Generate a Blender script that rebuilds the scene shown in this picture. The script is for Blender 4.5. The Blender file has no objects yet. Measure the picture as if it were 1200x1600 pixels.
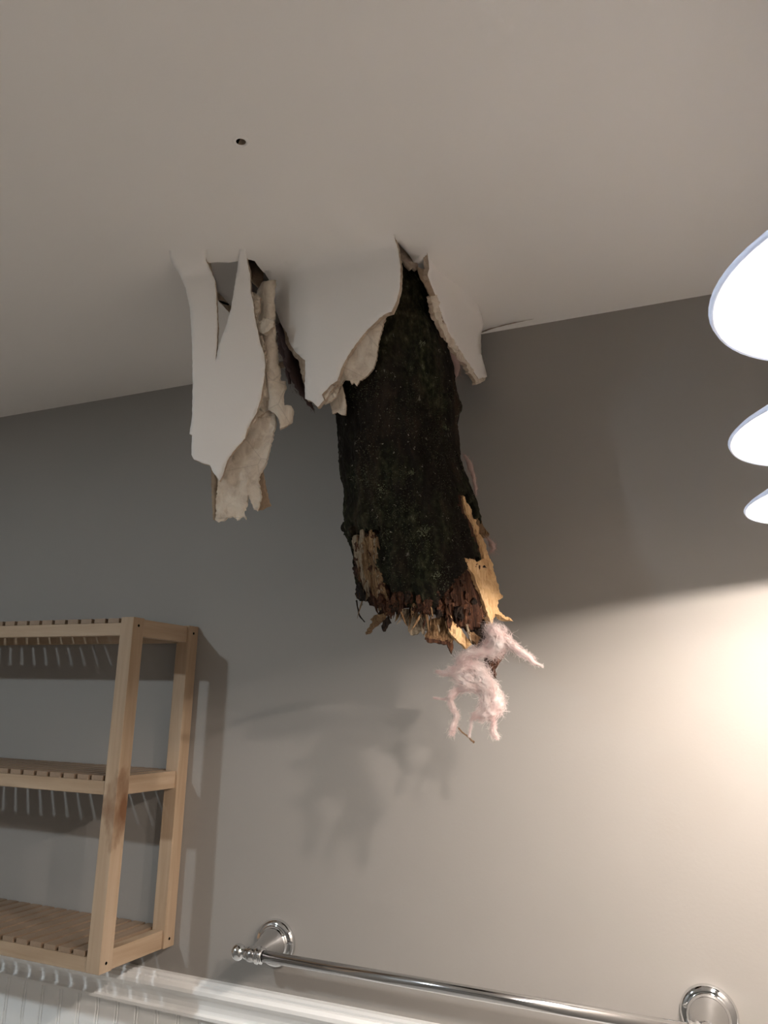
import bpy, bmesh, math, random
from mathutils import Vector, Matrix, noise
from mathutils.geometry import delaunay_2d_cdt

# ------------------------------------------------------------------ camera
SC = bpy.context.scene
COL = SC.collection
random.seed(7)
EYE = 1.757                       # camera height above the floor
FPX = 1229.8                      # focal length in pixels of the 1200x1600 frame
YAW, PITCH, ROLL = -0.42385, 0.24025, 0.02359
_cy, _sy, _cp, _sp = math.cos(YAW), math.sin(YAW), math.cos(PITCH), math.sin(PITCH)
FWD = Vector((_sy*_cp, _cy*_cp, _sp))
_r = Vector((_cy, -_sy, 0.0))
_u = _r.cross(FWD)
RIGHT = _r*math.cos(ROLL) + _u*math.sin(ROLL)
UP = -_r*math.sin(ROLL) + _u*math.cos(ROLL)
cam_data = bpy.data.cameras.new('camera')
cam = bpy.data.objects.new('camera', cam_data)
COL.objects.link(cam)
M = Matrix((RIGHT, UP, -FWD)).transposed().to_4x4()
M.translation = Vector((0, 0, EYE))
cam.matrix_world = M
cam_data.sensor_fit = 'VERTICAL'
cam_data.sensor_height = 36.0
cam_data.lens = 36.0*FPX/1600.0
cam_data.clip_start = 0.01
SC.camera = cam

# ------------------------------------------------------------------ light and exposure
SC.view_settings.view_transform = 'Standard'
SC.view_settings.look = 'None'
SC.view_settings.gamma = 1.0
SC.view_settings.use_curve_mapping = False
SC.view_settings.exposure = 0.42
world = bpy.data.worlds.new('sky')
SC.world = world
world.use_nodes = True
world.node_tree.nodes['Background'].inputs[0].default_value = (0.55, 0.68, 0.9, 1)
world.node_tree.nodes['Background'].inputs[1].default_value = 0.02
BULB_STRENGTH = 3150.0
BULB_COLOUR = (1.0, 0.88, 0.785, 1)
DOWNLIGHT_STRENGTH = 720.0

# ------------------------------------------------------------------ room sizes
WALL = 1.14                       # y of the far wall
CEIL = EYE + 0.5204*1.14
RAIL = EYE - 0.3691*1.14          # top of the chair rail
XL, XR, YF = -1.95, 0.25, -1.7    # left wall, right wall, wall behind the photographer

# ------------------------------------------------------------------ helpers
def ray(x, y):
    return FWD + RIGHT*((x-600.0)/FPX) - UP*((y-800.0)/FPX)
def at(x, y, Y):
    """the point seen at photograph pixel x, y that lies at depth Y in the room"""
    d = ray(x, y)
    return d*(Y/d.y) + Vector((0, 0, EYE))
def ceil_xy(x, y):
    d = ray(x, y)
    k = (CEIL-EYE)/d.z
    return d.x*k, d.y*k
def ceil_Y(x, y):
    d = ray(x, y)
    if d.z <= 1e-4: return 99.0
    return d.y*(CEIL-EYE)/d.z
def smin(a, b, k):
    h = max(k-abs(a-b), 0.0)/k
    return min(a, b) - h*h*k*0.25
def lerp(a, b, t): return a+(b-a)*t
def table(rows, v):
    if v <= rows[0][0]: return rows[0][1:]
    for a, b in zip(rows, rows[1:]):
        if v <= b[0]:
            t = (v-a[0])/(b[0]-a[0])
            return tuple(lerp(p, q, t) for p, q in zip(a[1:], b[1:]))
    return rows[-1][1:]
def sstep(a, b, v):
    t = min(1.0, max(0.0, (v-a)/(b-a)))
    return t*t*(3-2*t)
def inside(p, poly):
    x, y = p; c = False; n = len(poly)
    for i in range(n):
        x1, y1 = poly[i]; x2, y2 = poly[i-1]
        if (y1 > y) != (y2 > y) and x < (x2-x1)*(y-y1)/(y2-y1)+x1: c = not c
    return c
def densify(poly, step, jag, rng):
    out = []; n = len(poly)
    for i in range(n):
        a = Vector(poly[i]); b = Vector(poly[(i+1) % n]); L = (b-a).length
        k = max(1, int(round(L/step))); d = (b-a)/max(L, 1e-6); nn = Vector((-d.y, d.x))
        for j in range(k):
            p = a.lerp(b, j/k)
            if j and jag: p = p + nn*rng.uniform(-jag, jag) + d*rng.uniform(-jag, jag)*0.4
            out.append((p.x, p.y))
    return out
def fill(loops, points):
    """triangles between boundary loops (the first outside, the rest holes) with extra inner points"""
    V, E = [], []
    for lp in loops:
        s = len(V); V += [Vector(p) for p in lp]
        E += [(s+i, s+(i+1) % len(lp)) for i in range(len(lp))]
    V += [Vector(p) for p in points]
    vs, es, fs, ov, oe, of = delaunay_2d_cdt(V, E, [], 0, 1e-7)
    tris = []
    for f in fs:
        c = sum((vs[i] for i in f), Vector((0, 0)))/len(f)
        if inside(c, loops[0]) and not any(inside(c, h) for h in loops[1:]): tris.append(tuple(f))
    return vs, tris
def mesh_obj(name, bm, mats, parent=None, smooth=False):
    me = bpy.data.meshes.new(name)
    bmesh.ops.recalc_face_normals(bm, faces=bm.faces)
    bm.to_mesh(me); bm.free()
    for m in (mats if isinstance(mats, (list, tuple)) else [mats]): me.materials.append(m)
    if smooth:
        for p in me.polygons: p.use_smooth = True
    o = bpy.data.objects.new(name, me)
    COL.objects.link(o)
    if parent: o.parent = parent; o.matrix_parent_inverse = Matrix.Translation(-parent.location)
    return o
def raw_obj(name, verts, faces, mats, parent=None, smooth=False, idx=None, recalc=False):
    me = bpy.data.meshes.new(name)
    me.from_pydata([tuple(v) for v in verts], [], faces)
    for m in (mats if isinstance(mats, (list, tuple)) else [mats]): me.materials.append(m)
    if idx: me.polygons.foreach_set('material_index', idx)
    sm = smooth if isinstance(smooth, list) else [bool(smooth)]*len(me.polygons)
    me.polygons.foreach_set('use_smooth', sm)
    me.update()
    o = bpy.data.objects.new(name, me)
    COL.objects.link(o)
    if parent: o.parent = parent; o.matrix_parent_inverse = Matrix.Translation(-parent.location)
    return o
def thing(name, label, cat, loc, group=None):
    o = bpy.data.objects.new(name, None); COL.objects.link(o)
    o.location = loc; o.empty_display_size = 0.05
    o['label'] = label; o['category'] = cat
    if group: o['group'] = group
    return o
def structure(o): o['kind'] = 'structure'; return o
def bm_box(bm, a, b, bevel=0.0):
    r = bmesh.ops.create_cube(bm, size=1.0)
    for v in r['verts']:
        v.co = Vector((lerp(a[i], b[i], v.co[i]+0.5) for i in range(3)))
    if bevel:
        es = list({e for v in r['verts'] for e in v.link_edges})
        bmesh.ops.bevel(bm, geom=es, offset=bevel, segments=2, affect='EDGES', profile=0.6)
def box(name, a, b, mat, parent=None, bevel=0.0):
    bm = bmesh.new(); bm_box(bm, a, b, bevel)
    return mesh_obj(name, bm, mat, parent)
def lathe(name, profile, origin, axis, mat, parent=None, seg=40, smooth=True):
    """profile: (distance along axis, radius)"""
    ax = Vector(axis).normalized()
    t = Vector((0, 0, 1)) if abs(ax.z) < 0.9 else Vector((1, 0, 0))
    e1 = ax.cross(t).normalized(); e2 = ax.cross(e1)
    V, F = [], []
    for h, r in profile:
        for i in range(seg):
            a = 2*math.pi*i/seg
            V.append(Vector(origin)+ax*h+(e1*math.cos(a)+e2*math.sin(a))*max(r, 1e-5))
    for k in range(len(profile)-1):
        for i in range(seg):
            j = (i+1) % seg
            F.append((k*seg+i, k*seg+j, (k+1)*seg+j, (k+1)*seg+i))
    bm = bmesh.new(); vs = [bm.verts.new(v) for v in V]
    for f in F: bm.faces.new([vs[i] for i in f])
    bmesh.ops.remove_doubles(bm, verts=bm.verts, dist=2e-5)
    return mesh_obj(name, bm, mat, parent, smooth)
def tube_geo(pts, radii, seg=8, V=None, F=None, lump=0.0, rng=None):
    V = [] if V is None else V; F = [] if F is None else F
    s0 = len(V); n = len(pts); prev = None
    for k in range(n):
        d = (pts[min(k+1, n-1)]-pts[max(k-1, 0)]).normalized()
        if prev is None:
            t = Vector((0, 1, 0)) if abs(d.y) < 0.9 else Vector((1, 0, 0)); e1 = d.cross(t).normalized()
        else: e1 = (prev - d*prev.dot(d)).normalized()
        prev = e1; e2 = d.cross(e1)
        for i in range(seg):
            a = 2*math.pi*i/seg
            r = radii[k]*(1+(rng.uniform(-lump, lump) if lump else 0))
            V.append(pts[k]+(e1*math.cos(a)+e2*math.sin(a))*r)
    for k in range(n-1):
        for i in range(seg):
            j = (i+1) % seg
            F.append((s0+k*seg+i, s0+k*seg+j, s0+(k+1)*seg+j, s0+(k+1)*seg+i))
    F.append(tuple(s0+i for i in reversed(range(seg)))); F.append(tuple(s0+(n-1)*seg+i for i in range(seg)))
    return V, F
def smooth_path(pts, radii, sub=5):
    P, R_ = [], []; n = len(pts)
    for i in range(n-1):
        p0, p1, p2, p3 = pts[max(i-1, 0)], pts[i], pts[i+1], pts[min(i+2, n-1)]
        for j in range(sub):
            t = j/sub
            P.append(0.5*((2*p1)+(p2-p0)*t+(2*p0-5*p1+4*p2-p3)*t*t+(3*p1-p0-3*p2+p3)*t**3))
            R_.append(lerp(radii[i], radii[i+1], t))
    P.append(pts[-1]); R_.append(radii[-1])
    return P, R_

# ------------------------------------------------------------------ materials
def new_mat(name, rough=0.6, colour=(0.8, 0.8, 0.8), metal=0.0):
    m = bpy.data.materials.new(name); m.use_nodes = True
    b = m.node_tree.nodes['Principled BSDF']
    b.inputs['Base Color'].default_value = (*colour, 1)
    b.inputs['Roughness'].default_value = rough
    b.inputs['Metallic'].default_value = metal
    return m, m.node_tree, b
def nz(nt, scale, detail=4, stretch=(1, 1, 1), rough=0.55, dist=0.0, coord='Object'):
    tc = nt.nodes.new('ShaderNodeTexCoord'); mp = nt.nodes.new('ShaderNodeMapping')
    mp.inputs['Scale'].default_value = stretch
    n = nt.nodes.new('ShaderNodeTexNoise')
    n.inputs['Scale'].default_value = scale; n.inputs['Detail'].default_value = detail
    n.inputs['Roughness'].default_value = rough; n.inputs['Distortion'].default_value = dist
    nt.links.new(tc.outputs[coord], mp.inputs[0]); nt.links.new(mp.outputs[0], n.inputs['Vector'])
    return n
def ramp(nt, src, stops):
    r = nt.nodes.new('ShaderNodeValToRGB'); e = r.color_ramp.elements
    while len(e) < len(stops): e.new(0.5)
    for el, (p, c) in zip(e, stops): el.position = p; el.color = (*c, 1)
    nt.links.new(src, r.inputs[0]); return r
def bump(nt, b, src, strength, dist):
    n = nt.nodes.new('ShaderNodeBump'); n.inputs['Strength'].default_value = strength
    n.inputs['Distance'].default_value = dist
    nt.links.new(src, n.inputs['Height']); nt.links.new(n.outputs[0], b.inputs['Normal'])
def mixc(nt, fac, a, b):
    m = nt.nodes.new('ShaderNodeMix'); m.data_type = 'RGBA'
    nt.links.new(fac, m.inputs[0])
    for s, v in ((6, a), (7, b)):
        if isinstance(v, tuple): m.inputs[s].default_value = (*v, 1)
        else: nt.links.new(v, m.inputs[s])
    return m.outputs[2]
def paint(name, c, rough, bs=0.06, var=0.02):
    m, nt, b = new_mat(name, rough, c)
    n = nz(nt, 3.0, 3); lo = tuple(x*(1-var) for x in c); hi = tuple(min(1, x*(1+var)) for x in c)
    r = ramp(nt, n.outputs['Fac'], [(0.3, lo), (0.7, hi)])
    nt.links.new(r.outputs[0], b.inputs['Base Color'])
    n2 = nz(nt, 260.0, 3); bump(nt, b, n2.outputs['Fac'], bs, 0.002)
    return m
M_WALL = paint('grey_wall_paint', (0.30, 0.281, 0.259), 0.62)
M_CEIL = paint('white_ceiling_paint', (0.86, 0.825, 0.785), 0.85, 0.05, 0.012)
M_TRIM = paint('white_gloss_trim', (0.90, 0.90, 0.885), 0.38, 0.02, 0.01)
M_FLOOR = paint('floor_vinyl', (0.72, 0.70, 0.67), 0.5)
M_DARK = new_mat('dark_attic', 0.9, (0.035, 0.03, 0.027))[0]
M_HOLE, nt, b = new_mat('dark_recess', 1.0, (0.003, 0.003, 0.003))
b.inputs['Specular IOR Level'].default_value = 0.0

def wood(name, axis, a, b_, c, rough=0.55, bs=0.12, knot=None):
    m, nt, b = new_mat(name, rough)
    st = [26.0, 26.0, 26.0]; st[axis] = 1.6
    n = nz(nt, 3.0, 6, tuple(st), 0.6, 0.8)
    st2 = [7.0, 7.0, 7.0]; st2[axis] = 1.0
    n2 = nz(nt, 2.0, 3, tuple(st2), 0.5, 1.5)
    add = nt.nodes.new('ShaderNodeMath'); add.operation = 'ADD'
    h = nt.nodes.new('ShaderNodeMath'); h.operation = 'MULTIPLY'; h.inputs[1].default_value = 0.5
    nt.links.new(n.outputs['Fac'], add.inputs[0]); nt.links.new(n2.outputs['Fac'], add.inputs[1])
    nt.links.new(add.outputs[0], h.inputs[0])
    r = ramp(nt, h.outputs[0], [(0.34, a), (0.5, b_), (0.66, c)])
    out = r.outputs[0]
    if knot:
        tc = nt.nodes.new('ShaderNodeTexCoord'); mp = nt.nodes.new('ShaderNodeMapping')
        mp.vector_type = 'POINT'
        sc = (17, 17, 8)
        mp.inputs['Location'].default_value = tuple(-k*s for k, s in zip(knot, sc)); mp.inputs['Scale'].default_value = sc
        ln = nt.nodes.new('ShaderNodeVectorMath'); ln.operation = 'LENGTH'
        nn = nz(nt, 40, 3, (1, 1, 0.5))
        ad = nt.nodes.new('ShaderNodeMath'); ad.operation = 'ADD'
        nt.links.new(tc.outputs['Object'], mp.inputs[0]); nt.links.new(mp.outputs[0], ln.inputs[0])
        nt.links.new(ln.outputs['Value'], ad.inputs[0]); nt.links.new(nn.outputs['Fac'], ad.inputs[1])
        k = ramp(nt, ad.outputs[0], [(0.66, (0.95, 0.95, 0.95)), (0.86, (0.5, 0.5, 0.5)), (1.0, (0, 0, 0))])
        out = mixc(nt, k.outputs[0], out, (0.15, 0.062, 0.022))
    nt.links.new(out, b.inputs['Base Color'])
    bump(nt, b, n.outputs['Fac'], bs, 0.001)
    return m
BIRCH = ((0.315, 0.215, 0.132), (0.395, 0.285, 0.188), (0.46, 0.345, 0.24))
M_BIRCH = [wood('birch_along_'+'xyz'[i], i, *BIRCH) for i in range(3)]
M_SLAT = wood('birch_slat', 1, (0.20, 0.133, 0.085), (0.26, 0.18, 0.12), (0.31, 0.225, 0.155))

M_CHROME, nt, b = new_mat('polished_chrome', 0.07, (0.72, 0.73, 0.74), 1.0)
M_SATIN, nt, b = new_mat('brushed_chrome', 0.15, (0.62, 0.62, 0.62), 1.0)

def gypsum(name, a, b_, c, bs=0.7):
    m, nt, b = new_mat(name, 0.95)
    n = nz(nt, 55, 6, (1, 1, 0.7), 0.65, 0.6)
    r = ramp(nt, n.outputs['Fac'], [(0.30, a), (0.5, b_), (0.72, c)])
    v = nt.nodes.new('ShaderNodeTexVoronoi'); v.feature = 'DISTANCE_TO_EDGE'; v.inputs['Scale'].default_value = 17
    tc = nt.nodes.new('ShaderNodeTexCoord'); nt.links.new(tc.outputs['Object'], v.inputs['Vector'])
    cr = ramp(nt, v.outputs['Distance'], [(0.0, (0.40, 0.40, 0.40)), (0.012, (0.0, 0.0, 0.0))])
    nt.links.new(mixc(nt, cr.outputs[0], r.outputs[0], tuple(x*0.55 for x in a)), b.inputs['Base Color'])
    bump(nt, b, n.outputs['Fac'], bs, 0.006)
    return m
M_GYP = gypsum('broken_gypsum', (0.52, 0.43, 0.34), (0.68, 0.59, 0.48), (0.76, 0.69, 0.58))
M_EDGE = gypsum('torn_board_edge', (0.30, 0.22, 0.16), (0.46, 0.36, 0.27), (0.60, 0.50, 0.40))
M_KRAFT = gypsum('brown_backing_paper', (0.24, 0.165, 0.105), (0.34, 0.245, 0.165), (0.42, 0.31, 0.21), 0.3)

# bark: near-black brown with dull moss and pale lichen flecks
M_BARK, nt, b = new_mat('dark_mossy_bark', 0.95)
b.inputs['Specular IOR Level'].default_value = 0.08
n1 = nz(nt, 22, 8, (1, 1, 0.35), 0.7, 0.8); n2 = nz(nt, 9, 6, (1, 1, 0.5), 0.65); n3 = nz(nt, 120, 3, (1, 1, 0.6), 0.6); n4 = nz(nt, 5, 3, (1, 1, 0.4))
base = ramp(nt, n1.outputs['Fac'], [(0.30, (0.006, 0.0048, 0.0038)), (0.52, (0.016, 0.0125, 0.0095)), (0.72, (0.046, 0.031, 0.020))])
mossm = ramp(nt, n2.outputs['Fac'], [(0.46, (0, 0, 0)), (0.60, (0.9, 0.9, 0.9))])
mossc = ramp(nt, n3.outputs['Fac'], [(0.42, (0.010, 0.012, 0.006)), (0.60, (0.040, 0.044, 0.022)), (0.72, (0.11, 0.11, 0.065))])
c1 = mixc(nt, mossm.outputs[0], base.outputs[0], mossc.outputs[0])
redm = ramp(nt, n4.outputs['Fac'], [(0.56, (0, 0, 0)), (0.72, (0.6, 0.6, 0.6))])
c2 = mixc(nt, redm.outputs[0], c1, (0.055, 0.034, 0.022))
fl = ramp(nt, n3.outputs['Fac'], [(0.68, (0, 0, 0)), (0.75, (0.7, 0.7, 0.7))])
nt.links.new(mixc(nt, fl.outputs[0], c2, (0.20, 0.19, 0.15)), b.inputs['Base Color'])
bump(nt, b, n1.outputs['Fac'], 0.9, 0.012)

def split_wood(name, a, b_, c, d):
    m, nt, b = new_mat(name, 0.85)
    b.inputs['Specular IOR Level'].default_value = 0.15
    n = nz(nt, 10, 7, (36, 36, 1.3), 0.7, 0.6); n2 = nz(nt, 26, 4, (1, 1, 0.5), 0.6)
    r = ramp(nt, n.outputs['Fac'], [(0.30, a), (0.46, b_), (0.60, c), (0.75, d)])
    k = ramp(nt, n2.outputs['Fac'], [(0.52, (0, 0, 0)), (0.72, (0.8, 0.8, 0.8))])
    nt.links.new(mixc(nt, k.outputs[0], r.outputs[0], a), b.inputs['Base Color'])
    bump(nt, b, n.outputs['Fac'], 0.8, 0.004)
    return m
M_PALE = split_wood('pale_split_wood', (0.42, 0.22, 0.09), (0.62, 0.39, 0.19), (0.74, 0.51, 0.28), (0.82, 0.62, 0.38))
M_TAN = split_wood('weathered_split_wood', (0.055, 0.028, 0.014), (0.15, 0.085, 0.042), (0.28, 0.175, 0.09), (0.43, 0.31, 0.18))
M_ROT = split_wood('rotten_red_wood', (0.010, 0.006, 0.004), (0.040, 0.017, 0.010), (0.095, 0.040, 0.020), (0.22, 0.12, 0.055))
M_BLACK = split_wood('black_wood_and_void', (0.006, 0.004, 0.003), (0.012, 0.008, 0.006), (0.03, 0.018, 0.012), (0.07, 0.04, 0.025))
M_GREYW = split_wood('grey_splintered_wood', (0.10, 0.07, 0.045), (0.22, 0.17, 0.115), (0.34, 0.27, 0.19), (0.45, 0.37, 0.27))

M_PINK, nt, b = new_mat('pink_glass_wool', 0.9, (0.86, 0.57, 0.55))
n = nz(nt, 60, 5); r = ramp(nt, n.outputs['Fac'], [(0.3, (0.90, 0.70, 0.68)), (0.50, (0.95, 0.84, 0.81)), (0.68, (0.98, 0.94, 0.92))])
nt.links.new(r.outputs[0], b.inputs['Base Color']); bump(nt, b, n.outputs['Fac'], 0.8, 0.004)
tr = nt.nodes.new('ShaderNodeBsdfTranslucent'); tr.inputs[0].default_value = (0.96, 0.82, 0.79, 1)
mx = nt.nodes.new('ShaderNodeMixShader'); mx.inputs[0].default_value = 0.35
nt.links.new(b.outputs[0], mx.inputs[1]); nt.links.new(tr.outputs[0], mx.inputs[2])
nt.links.new(mx.outputs[0], nt.nodes['Material Output'].inputs[0])
M_PINKD = new_mat('dusty_pink_glass_wool', 0.95, (0.40, 0.28, 0.25))[0]
M_WOOLK = new_mat('void_shade_glass_wool', 0.95, (0.10, 0.06, 0.055))[0]  # wool colour darkened to stand for the shade in the void between flaps
M_MOSS = new_mat('dull_green_moss', 0.9, (0.065, 0.070, 0.036))[0]
M_LICHEN = new_mat('pale_green_lichen', 0.9, (0.15, 0.165, 0.095))[0]
M_TWIG = new_mat('brown_twig', 0.8, (0.16, 0.09, 0.045))[0]

# ------------------------------------------------------------------ room shell
H0 = CEIL
structure(box('floor', (XL-0.1, YF-0.1, -0.05), (XR+0.1, WALL+0.1, 0), M_FLOOR))
structure(box('wall_back', (XL-0.1, WALL, 0), (XR+0.1, WALL+0.1, H0+0.75), M_WALL))
structure(box('wall_left', (XL-0.1, YF, 0), (XL, WALL, H0+0.75), M_WALL))
structure(box('wall_right', (XR, YF, 0), (XR+0.1, WALL, H0+0.75), M_WALL))
structure(box('wall_front', (XL, YF-0.1, 0), (XR, YF, H0+0.75), M_WALL))

# ceiling board with the torn hole, the crack beside the wall and the little screw hole
HOLE_PX = [(327, 411), (340, 409.5), (357, 410.5), (372, 408), (386, 405), (398, 408), (411, 425), (422, 431), (440, 426), (500, 411), (560, 403), (606, 393),
           (616.5, 372.5), (628, 383), (640, 394), (648, 406), (655, 417.5), (672, 420), (690, 450), (716, 486), (742, 513), (752, 517.6), (770, 511.8), (790, 506.6), (836, 498),
           (790, 508.2), (770, 513.6), (752, 520.2), (735, 523.5), (700, 530), (600, 548), (480, 569.0), (430, 577.5), (405, 540), (380, 508), (358, 488), (338, 466.5), (332, 440)]
rng = random.Random(3)
hole = [ceil_xy(*p) for p in densify(HOLE_PX, 7, 0.5, rng)]
sx, sy = ceil_xy(376.5, 221.5)
SR = 0.0056
ring = [(sx+SR*math.cos(a*math.pi/8), sy+SR*0.9*math.sin(a*math.pi/8)) for a in range(16)]
DLX, DLY, DLR = -1.39, -0.30, 0.075
ring2 = [(DLX+DLR*math.cos(a*math.pi/16), DLY+DLR*math.sin(a*math.pi/16)) for a in range(32)]
outer = [(XL, YF), (XR, YF), (XR, WALL), (XL, WALL)]
pts = []
for i in range(60):
    for j in range(40):
        p = (-0.85+i*0.0125, 0.66+j*0.012)
        if p[1] < WALL-0.004 and not inside(p, hole) and min((p[0]-q[0])**2+(p[1]-q[1])**2 for q in hole) > 0.004**2: pts.append(p)
def sag(x, y):
    """the board droops a little round the tear"""
    d = math.exp(-(((x+0.345)/0.050)**2+((y-0.90)/0.055)**2))
    return -0.008*d
vs, tris = fill([outer, hole, ring, ring2], pts)
nV = len(vs)
V = [(v.x, v.y, H0+sag(v.x, v.y)) for v in vs]+[(v.x, v.y, H0+sag(v.x, v.y)+0.0127) for v in vs]
F, MI, SM = [], [], []
for t in tris:
    a, b_, c = (vs[i] for i in t)
    if (b_-a).cross(c-a) > 0: t = t[::-1]
    F.append(t); MI.append(0); SM.append(all(-0.55 < vs[i].x < -0.15 and vs[i].y > 0.7 for i in t))
    F.append(tuple(i+nV for i in reversed(t))); MI.append(1); SM.append(False)
cnt = {}
for t in tris:
    for k in range(3):
        e = (t[k], t[(k+1) % 3]); cnt.setdefault(tuple(sorted(e)), []).append(e)
for e in cnt.values():
    if len(e) == 1:
        i, j = e[0]; F.append((i, j, j+nV, i+nV)); MI.append(1); SM.append(False)
structure(raw_obj('ceiling', V, F, [M_CEIL, M_EDGE], None, SM, MI))
# attic above
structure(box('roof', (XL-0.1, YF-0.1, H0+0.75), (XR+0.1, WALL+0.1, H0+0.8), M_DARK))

# screw hole: shallow cup with a lifted plaster rim
sh = thing('screw_hole', 'small dark round screw hole in the ceiling with a chipped rim', 'hole', (sx, sy, H0))
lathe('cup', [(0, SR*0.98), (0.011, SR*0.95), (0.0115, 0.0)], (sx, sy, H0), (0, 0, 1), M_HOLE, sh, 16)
lathe('plaster_rim', [(0.0, SR*1.0), (-0.0009, SR*1.10), (-0.0009, SR*1.4), (0.0, SR*1.75)], (sx, sy, H0), (0, 0, 1), M_CEIL, sh, 20)

# recessed ceiling downlight behind and left of the photographer (it throws the slat streaks on the wall)
dl_ = thing('ceiling_downlight', 'round recessed white ceiling downlight behind the photographer, left of the screw hole', 'lamp', (DLX, DLY, H0))
lathe('trim_ring', [(0.0005, DLR-0.001), (-0.004, DLR-0.002), (-0.005, DLR+0.004), (-0.003, DLR+0.012), (-0.0002, DLR+0.015)], (DLX, DLY, H0), (0, 0, 1), M_TRIM, dl_, 48)
lathe('can', [(0.0, DLR-0.001), (0.035, DLR-0.004), (0.07, DLR-0.014), (0.072, 0.0)], (DLX, DLY, H0), (0, 0, 1), M_TRIM, dl_, 48)
M_DL = bpy.data.materials.new('lit_downlight_lens'); M_DL.use_nodes = True
nt = M_DL.node_tree; nt.nodes.clear()
em = nt.nodes.new('ShaderNodeEmission'); em.inputs[0].default_value = (0.82, 0.93, 1.0, 1); em.inputs[1].default_value = DOWNLIGHT_STRENGTH
ou = nt.nodes.new('ShaderNodeOutputMaterial'); nt.links.new(em.outputs[0], ou.inputs[0])
lathe('bulb', [(-0.009, 0.0), (-0.0078, 0.016), (-0.0045, 0.027), (0.001, 0.031), (0.008, 0.027), (0.012, 0.022), (0.070, 0.018), (0.0705, 0.0)], (DLX, DLY, H0), (0, 0, 1), M_DL, dl_, 32)

# chair rail and beadboard wainscot
prof = [(0, 0), (0.010, 0.0), (0.013, -0.004), (0.013, -0.008), (0.0175, -0.010), (0.021, -0.016), (0.0215, -0.023), (0.018, -0.030), (0.013, -0.036), (0.0105, -0.045),
        (0.0105, -0.054), (0.0125, -0.060), (0.0165, -0.063), (0.0165, -0.069), (0.006, -0.071), (0, -0.071)]
prof = [(p, q*0.75) for p, q in prof]
bm = bmesh.new(); rows = []
for x in (XL, XR): rows.append([bm.verts.new((x, WALL-p, RAIL+q)) for p, q in prof])
for k in range(len(prof)-1): bm.faces.new((rows[0][k], rows[1][k], rows[1][k+1], rows[0][k+1]))
structure(mesh_obj('trim_1', bm, M_TRIM))
PW = 0.0405
bz1 = RAIL-0.051
pp = [(0.0, 0.006), (PW-0.0085, 0.006), (PW-0.0075, 0.0035), (PW-0.0062, 0.0035), (PW-0.0048, 0.006), (PW-0.0030, 0.006), (PW-0.0012, 0.0035), (PW-0.0003, 0.0035), (PW-0.0003, 0.0), (0.0, 0.0)]
bm = bmesh.new(); lo = [bm.verts.new((x, -y, 0.1)) for x, y in pp]; hi = [bm.verts.new((x, -y, bz1)) for x, y in pp]
for k in range(len(pp)): bm.faces.new((lo[k], lo[(k+1) % len(pp)], hi[(k+1) % len(pp)], hi[k]))
bm.faces.new(hi); bm.faces.new(lo[::-1])
w_root = bpy.data.objects.new('trim_2', None); COL.objects.link(w_root); w_root.location = (XL, WALL, 0); structure(w_root)
x0 = -1.9325
pl = mesh_obj('plank', bm, M_TRIM)
pl.parent = w_root; pl.location = (x0-XL, -0.0003, 0)
k = 1
while x0+PW*(k+1) < XR:
    c = pl.copy(); COL.objects.link(c); c.location = (x0-XL+PW*k, -0.0003, 0); k += 1
structure(box('baseboard_back', (XL, WALL-0.014, 0), (XR, WALL, 0.1), M_TRIM))

# ------------------------------------------------------------------ wall shelf
SXR = -0.7598*1.14; PX, PY = 0.0252, 0.0257
SYB = WALL-0.0008; SYF = WALL-0.1462*1.14
SZT, SZB = EYE+0.1102*1.14, EYE-0.3355*1.14
SW = 0.60
sf = thing('wall_shelf', 'pale birch three tier slatted wall shelf above the white chair rail', 'shelf', (SXR-SW/2, SYB, SZB))
BV = 0.0011
M_KNOT = wood('birch_with_knot', 2, *BIRCH, knot=(SXR+0.002, SYF+0.016, EYE-0.160))
for ix, xx in enumerate((SXR-SW, SXR-PX)):
    for iy, yy in enumerate((SYF, SYB-PY)):
        p = box('post', (xx, yy, SZB), (xx+PX, yy+PY, SZT), M_KNOT if (ix, iy) == (1, 0) else M_BIRCH[2], sf, BV)
tiers = [SZT-0.0286, EYE-0.1240*1.14, SZB]          # underside of each tier
RH, ST = 0.0196, 0.0075
zt = RH+ST
slat_mesh = None
for ti, z in enumerate(tiers):
    box('front_rail', (SXR-SW+PX, SYF+0.0012, z), (SXR-PX-0.0006, SYF+0.0132, z+RH), M_BIRCH[0], sf, 0.0006)
    box('back_rail', (SXR-SW+PX, SYB-0.0132, z), (SXR-PX-0.0006, SYB-0.0012, z+RH), M_BIRCH[0], sf, 0.0006)
    for xx in (SXR-SW+0.004, SXR-0.0205):
        box('side_rail', (xx, SYF+PY, z), (xx+0.0165, SYB-PY, z+0.0272), M_BIRCH[1], sf, 0.0006)
    y0s, y1s = SYF+0.0015, SYB-0.0015
    pitch, wid = 0.0285, 0.0222
    x = SXR-PX-0.0060-wid; n = 0
    while x > SXR-SW+PX+0.002:
        if slat_mesh is None:
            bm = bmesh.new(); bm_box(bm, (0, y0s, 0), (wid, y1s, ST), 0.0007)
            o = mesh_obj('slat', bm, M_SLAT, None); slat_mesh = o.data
        else:
            o = bpy.data.objects.new('slat', slat_mesh); COL.objects.link(o)
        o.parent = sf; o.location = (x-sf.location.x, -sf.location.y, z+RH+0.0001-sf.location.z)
        x -= pitch; n += 1
# the narrow slats that lie between the posts and the side rails
for zz in (SZT-0.0127, SZB+0.0127):
    for yy in (SYF+PY*0.5, SYB-PY*0.5):
        lathe('screw', [(0.0004, 0.0), (0.0004, 0.0021), (-0.0006, 0.0024), (-0.0006, 0.0)], (SXR, yy, zz), (1, 0, 0), M_HOLE, sf, 12)

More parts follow.
